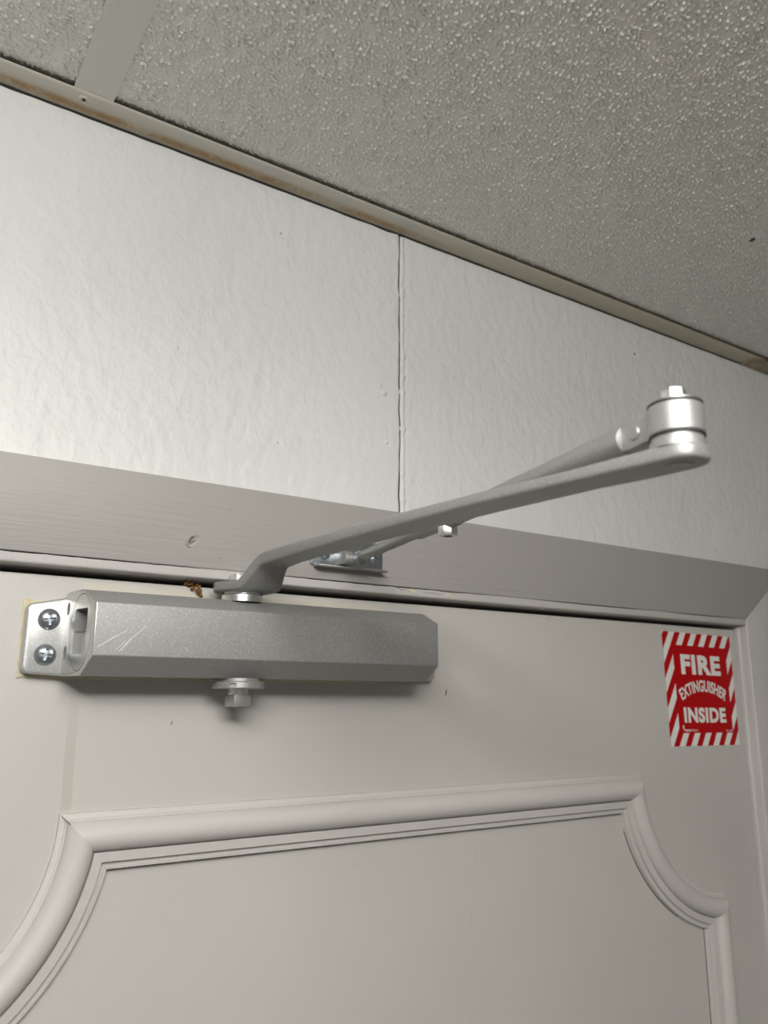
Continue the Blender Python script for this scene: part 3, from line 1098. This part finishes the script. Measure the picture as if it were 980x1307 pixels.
# forearm tube, widening out of a flat tang
def along(s, dz=0.0):
    return E0 + fd * s + Vector((0, 0, dz))
L = (P0 - E0).length
bm = B()
lathe(bm, along(0.0235), fd, [(0.0046, 0), (0.0054, 0.0003), (0.0057, 0.012), (0.0053, 0.06), (0.0047, 0.135), (0.0046, 0.1750), (0.0040, 0.1754)], 40)
fore = obj('forearm', bm, 'silver_arm', cl)
bm = B()
lathe(bm, along(0.150), fd, [(0.0034, 0), (0.0034, L - 0.150 - 0.014), (0.0032, L - 0.150 - 0.006), (0.0012, L - 0.150 - 0.0015)], 32)
obj('adjusting_rod', bm, 'silver_arm', fore)
bm = B()
side = Vector((0, 0, 1)).cross(fd).normalized()
for a0, a1, hh0, hh1 in ((0.0, 0.031, 0.0048, 0.0040),):
    q = []
    for s, hh in ((0.006, 0.0046), (0.0200, 0.0050), (0.030, 0.0044)):
        q.append([bm.verts.new(along(s, dz) + side * w_) for w_, dz in ((-0.0033, -hh), (0.0033, -hh), (0.0033, hh), (-0.0033, hh))])
    fs = [bm.faces.new(q[0]), bm.faces.new(q[-1])]
    for A, Z in zip(q, q[1:]):
        for j in range(4):
            fs.append(bm.faces.new((A[j], A[(j + 1) % 4], Z[(j + 1) % 4], Z[j])))
    bmesh.ops.recalc_face_normals(bm, faces=fs)
    bmesh.ops.bevel(bm, geom=list({e for f in fs for e in f.edges}), offset=0.0007, segments=2, profile=0.5, affect='EDGES')
obj('tang', bm, 'alu', fore)
bm = B(); lathe(bm, along(0.0165) - side * 0.0041, side, [(0.0022, 0), (0.0028, 0.0006), (0.0028, 0.0076), (0.0022, 0.0082)], 28)
obj('rivet', bm, 'alu', fore)
bm = B(); lathe(bm, (EX, EYY, 0.0847), (0, 0, 1), [(0.0086, 0), (0.0091, 0.0006), (0.0091, 0.0098), (0.0086, 0.0104)], 60)
obj('elbow_eye', bm, 'alu', fore)
for z in (0.0841, 0.0950):
    bm = B(); lathe(bm, (EX, EYY, z), (0, 0, 1), [(0.0090, 0), (0.0090, 0.0007), (0, 0.0007)], 48)
    obj('washer', bm, 'black', cl)
bm = B()
lathe(bm, (EX, EYY, 0.0957), (0, 0, 1), [(0.0088, 0), (0.0086, 0.0007), (0.0058, 0.0016), (0, 0.0016)], 48)
obj('elbow_bolt', bm, 'steel', cl)
bm = B(); prism(bm, ngon(EX, EYY, 0.0043, 6, 0.35), 'z', 0.0962, 0.1014, 0.0006, 2)
obj('bolt_head', bm, 'steel', cl)
# set screw under the tube
sp = along(0.1650, -0.0042)
bm = B()
prism(bm, ngon(sp.x, sp.y, 0.0052, 6, 0.3), 'z', sp.z - 0.0048, sp.z + 0.0012, 0.0006, 2)
o = obj('set_screw', bm, 'steel', fore)
bm = B(); prism(bm, ngon(sp.x, sp.y, 0.0027, 6, 0.3), 'z', sp.z - 0.0049, sp.z - 0.0046)
obj('hex_socket', bm, 'black', o)
bm = B(); lathe(bm, along(0.1550), fd, [(0.0046, 0), (0.0053, 0.0006), (0.0053, 0.0200), (0.0046, 0.0206)], 36)
obj('tube_clamp', bm, 'silver_arm', fore)

# shoe on the casing: stamped plate with a rolled lower edge, two screws, hinge lug
bm = B()
prism(bm, [(0.2445, 0.0868), (0.2560, 0.0850), (0.2890, 0.0850), (0.3010, 0.0868), (0.3010, 0.1010), (0.2950, 0.1055), (0.2510, 0.1055), (0.2445, 0.1010)], 'y', CY - 0.0022, CY - 0.0001, 0.0005, 2)
shoe = obj('shoe_plate', bm, 'zinc', cl)
bm = B()
prism(bm, [(CY - 0.0006, 0.0852), (CY - 0.0090, 0.0846), (CY - 0.0096, 0.0854), (CY - 0.0090, 0.0862), (CY - 0.0006, 0.0868)], 'x', 0.2470, 0.3008, 0.0002, 1)
obj('plate_lip', bm, 'alu', shoe)
screw(0.2545, 0.0945, CY - 0.0022, 0.0042, shoe, 0.5)
screw(0.2930, 0.0945, CY - 0.0022, 0.0042, shoe, 0.2)
bm = B()
prism(bm, [(CY - 0.0018, 0.0868), (CY - 0.0150, 0.0868), (CY - 0.0168, 0.0882), (CY - 0.0174, 0.0908), (CY - 0.0168, 0.0934), (CY - 0.0150, 0.0950), (CY - 0.0018, 0.0954)], 'x', 0.2625, 0.2690, 0.0008, 2)
obj('hinge_lug', bm, 'alu', shoe)
bm = B(); lathe(bm, (0.2680, CY - 0.0195, 0.0908), (1, 0, 0), [(0.0020, 0), (0.0034, 0.0004), (0.0036, 0.0012), (0.0036, 0.0075), (0.0028, 0.0085)], 28)
obj('hinge_pin', bm, 'zinc', shoe)
bm = B(); lathe(bm, (0.2698, CY - 0.0195, 0.0908), (1, 0, 0), [(0.0040, 0), (0.0046, 0.0005), (0.0046, 0.0045), (0.0040, 0.0050)], 32)
obj('rod_eye', bm, 'silver_arm', fore)

# ------------------------------------------------------------------ fire extinguisher sticker
STX0, STX1, STZ1, STZ0 = 0.6152, 0.7170, 0.0607, -0.0412
sticker = thing('warning_sticker', 'red and white striped square sticker reading FIRE EXTINGUISHER INSIDE on the door', 'sticker', (0.6661, DOOR, 0.0098))
SK = 0.0006


def st(s, t_):
    """sticker fractions (right, down) -> lens-relative x, z"""
    return STX0 + (STX1 - STX0) * s + 0.0012 * (t_ - 0.5), STZ1 + (STZ0 - STZ1) * t_ - 0.0012 * (s - 0.5)


bm = B(); prism(bm, [st(0, 0), st(1, 0), st(1, 1), st(0, 1)], 'y', DOOR - 0.00016, DOOR - 0.00001)
obj('backing', bm, 'red', sticker, 0)


def clip(poly, a, b, c):
    """keep a*s + b*t <= c"""
    out = []
    for i, p in enumerate(poly):
        q = poly[(i + 1) % len(poly)]
        fp, fq = a * p[0] + b * p[1] - c, a * q[0] + b * q[1] - c
        if fp <= 0:
            out.append(p)
        if fp * fq < 0:
            k = fp / (fp - fq)
            out.append((p[0] + (q[0] - p[0]) * k, p[1] + (q[1] - p[1]) * k))
    return out


bm = B()
yp = DOOR - 0.00022
for (s0, s1, t0, t1) in ((0, 1, 0, 0.115), (0, 1, 0.888, 1), (0, 0.135, 0.115, 0.888), (0.915, 1, 0.115, 0.888)):
    for n in range(-1, 12):
        c0 = 0.098 + 0.1598 * n
        p = [(s0, t0), (s1, t0), (s1, t1), (s0, t1)]
        p = clip(p, 1, 0.62, c0 + 0.081)
        p = clip(p, -1, -0.62, -c0) if p else p
        if len(p) > 2:
            bm.faces.new([bm.verts.new((st(*q)[0], yp, st(*q)[1])) for q in p])
obj('stripes', bm, 'white', sticker, 0)


def text_geo(body, bold, space=1.0):
    cu = bpy.data.curves.new('t', 'FONT')
    cu.body = body
    cu.size = 1.0
    cu.offset = bold
    cu.space_character = space
    cu.resolution_u = 4
    o = bpy.data.objects.new('t', cu)
    C.objects.link(o)
    bpy.context.view_layer.update()
    me = bpy.data.meshes.new_from_object(o.evaluated_get(bpy.context.evaluated_depsgraph_get()))
    vs = [v.co.copy() for v in me.vertices]
    fsx = [tuple(p.vertices) for p in me.polygons]
    bpy.data.objects.remove(o); bpy.data.curves.remove(cu); bpy.data.meshes.remove(me)
    x0, x1 = min(v.x for v in vs), max(v.x for v in vs)
    y0, y1 = min(v.y for v in vs), max(v.y for v in vs)
    return [((v.x - x0) / (x1 - x0), (v.y - y0) / (y1 - y0)) for v in vs], fsx


def letters(name, body, bold, fn, space=1.0):
    vs, fsx = text_geo(body, bold, space)
    bm = B()
    V = [bm.verts.new((st(*fn(a, b_))[0], yp, st(*fn(a, b_))[1])) for a, b_ in vs]
    for f in fsx:
        try:
            bm.faces.new([V[i] for i in f])
        except ValueError:
            pass
    return obj(name, bm, 'white', sticker, 0)


def rect(s0, s1, t0, t1):
    return lambda a, b_: (s0 + (s1 - s0) * a, t1 + (t0 - t1) * b_)


def arc(a, b_):
    R_ = 0.612 + 0.106 * b_
    hw = math.asin(0.362 / 0.718)
    th = -hw + 2 * hw * a
    return 0.525 + R_ * math.sin(th), 0.420 + 0.718 - R_ * math.cos(th)


letters('lettering', 'FIRE', 0.048, rect(0.232, 0.812, 0.196, 0.374), 1.1)
letters('lettering', 'EXTINGUISHER', 0.03, arc, 1.02)
letters('lettering', 'INSIDE', 0.048, rect(0.217, 0.828, 0.664, 0.800), 1.1)
letters('lettering', 'FIRE', 0.03, rect(0.205, 0.295, 0.856, 0.876))
letters('lettering', 'TECH', 0.0, rect(0.300, 0.392, 0.856, 0.876))
letters('lettering', 'BL105', 0.0, rect(0.815, 0.905, 0.862, 0.878))
bm = B()
pts = [(0.183, 0.842), (0.187, 0.826), (0.196, 0.816), (0.199, 0.826), (0.205, 0.833), (0.205, 0.846), (0.198, 0.853), (0.197, 0.862), (0.193, 0.862), (0.190, 0.850)]
bm.faces.new([bm.verts.new((st(*q)[0], yp, st(*q)[1])) for q in pts])
obj('flame_mark', bm, 'white', sticker, 0)
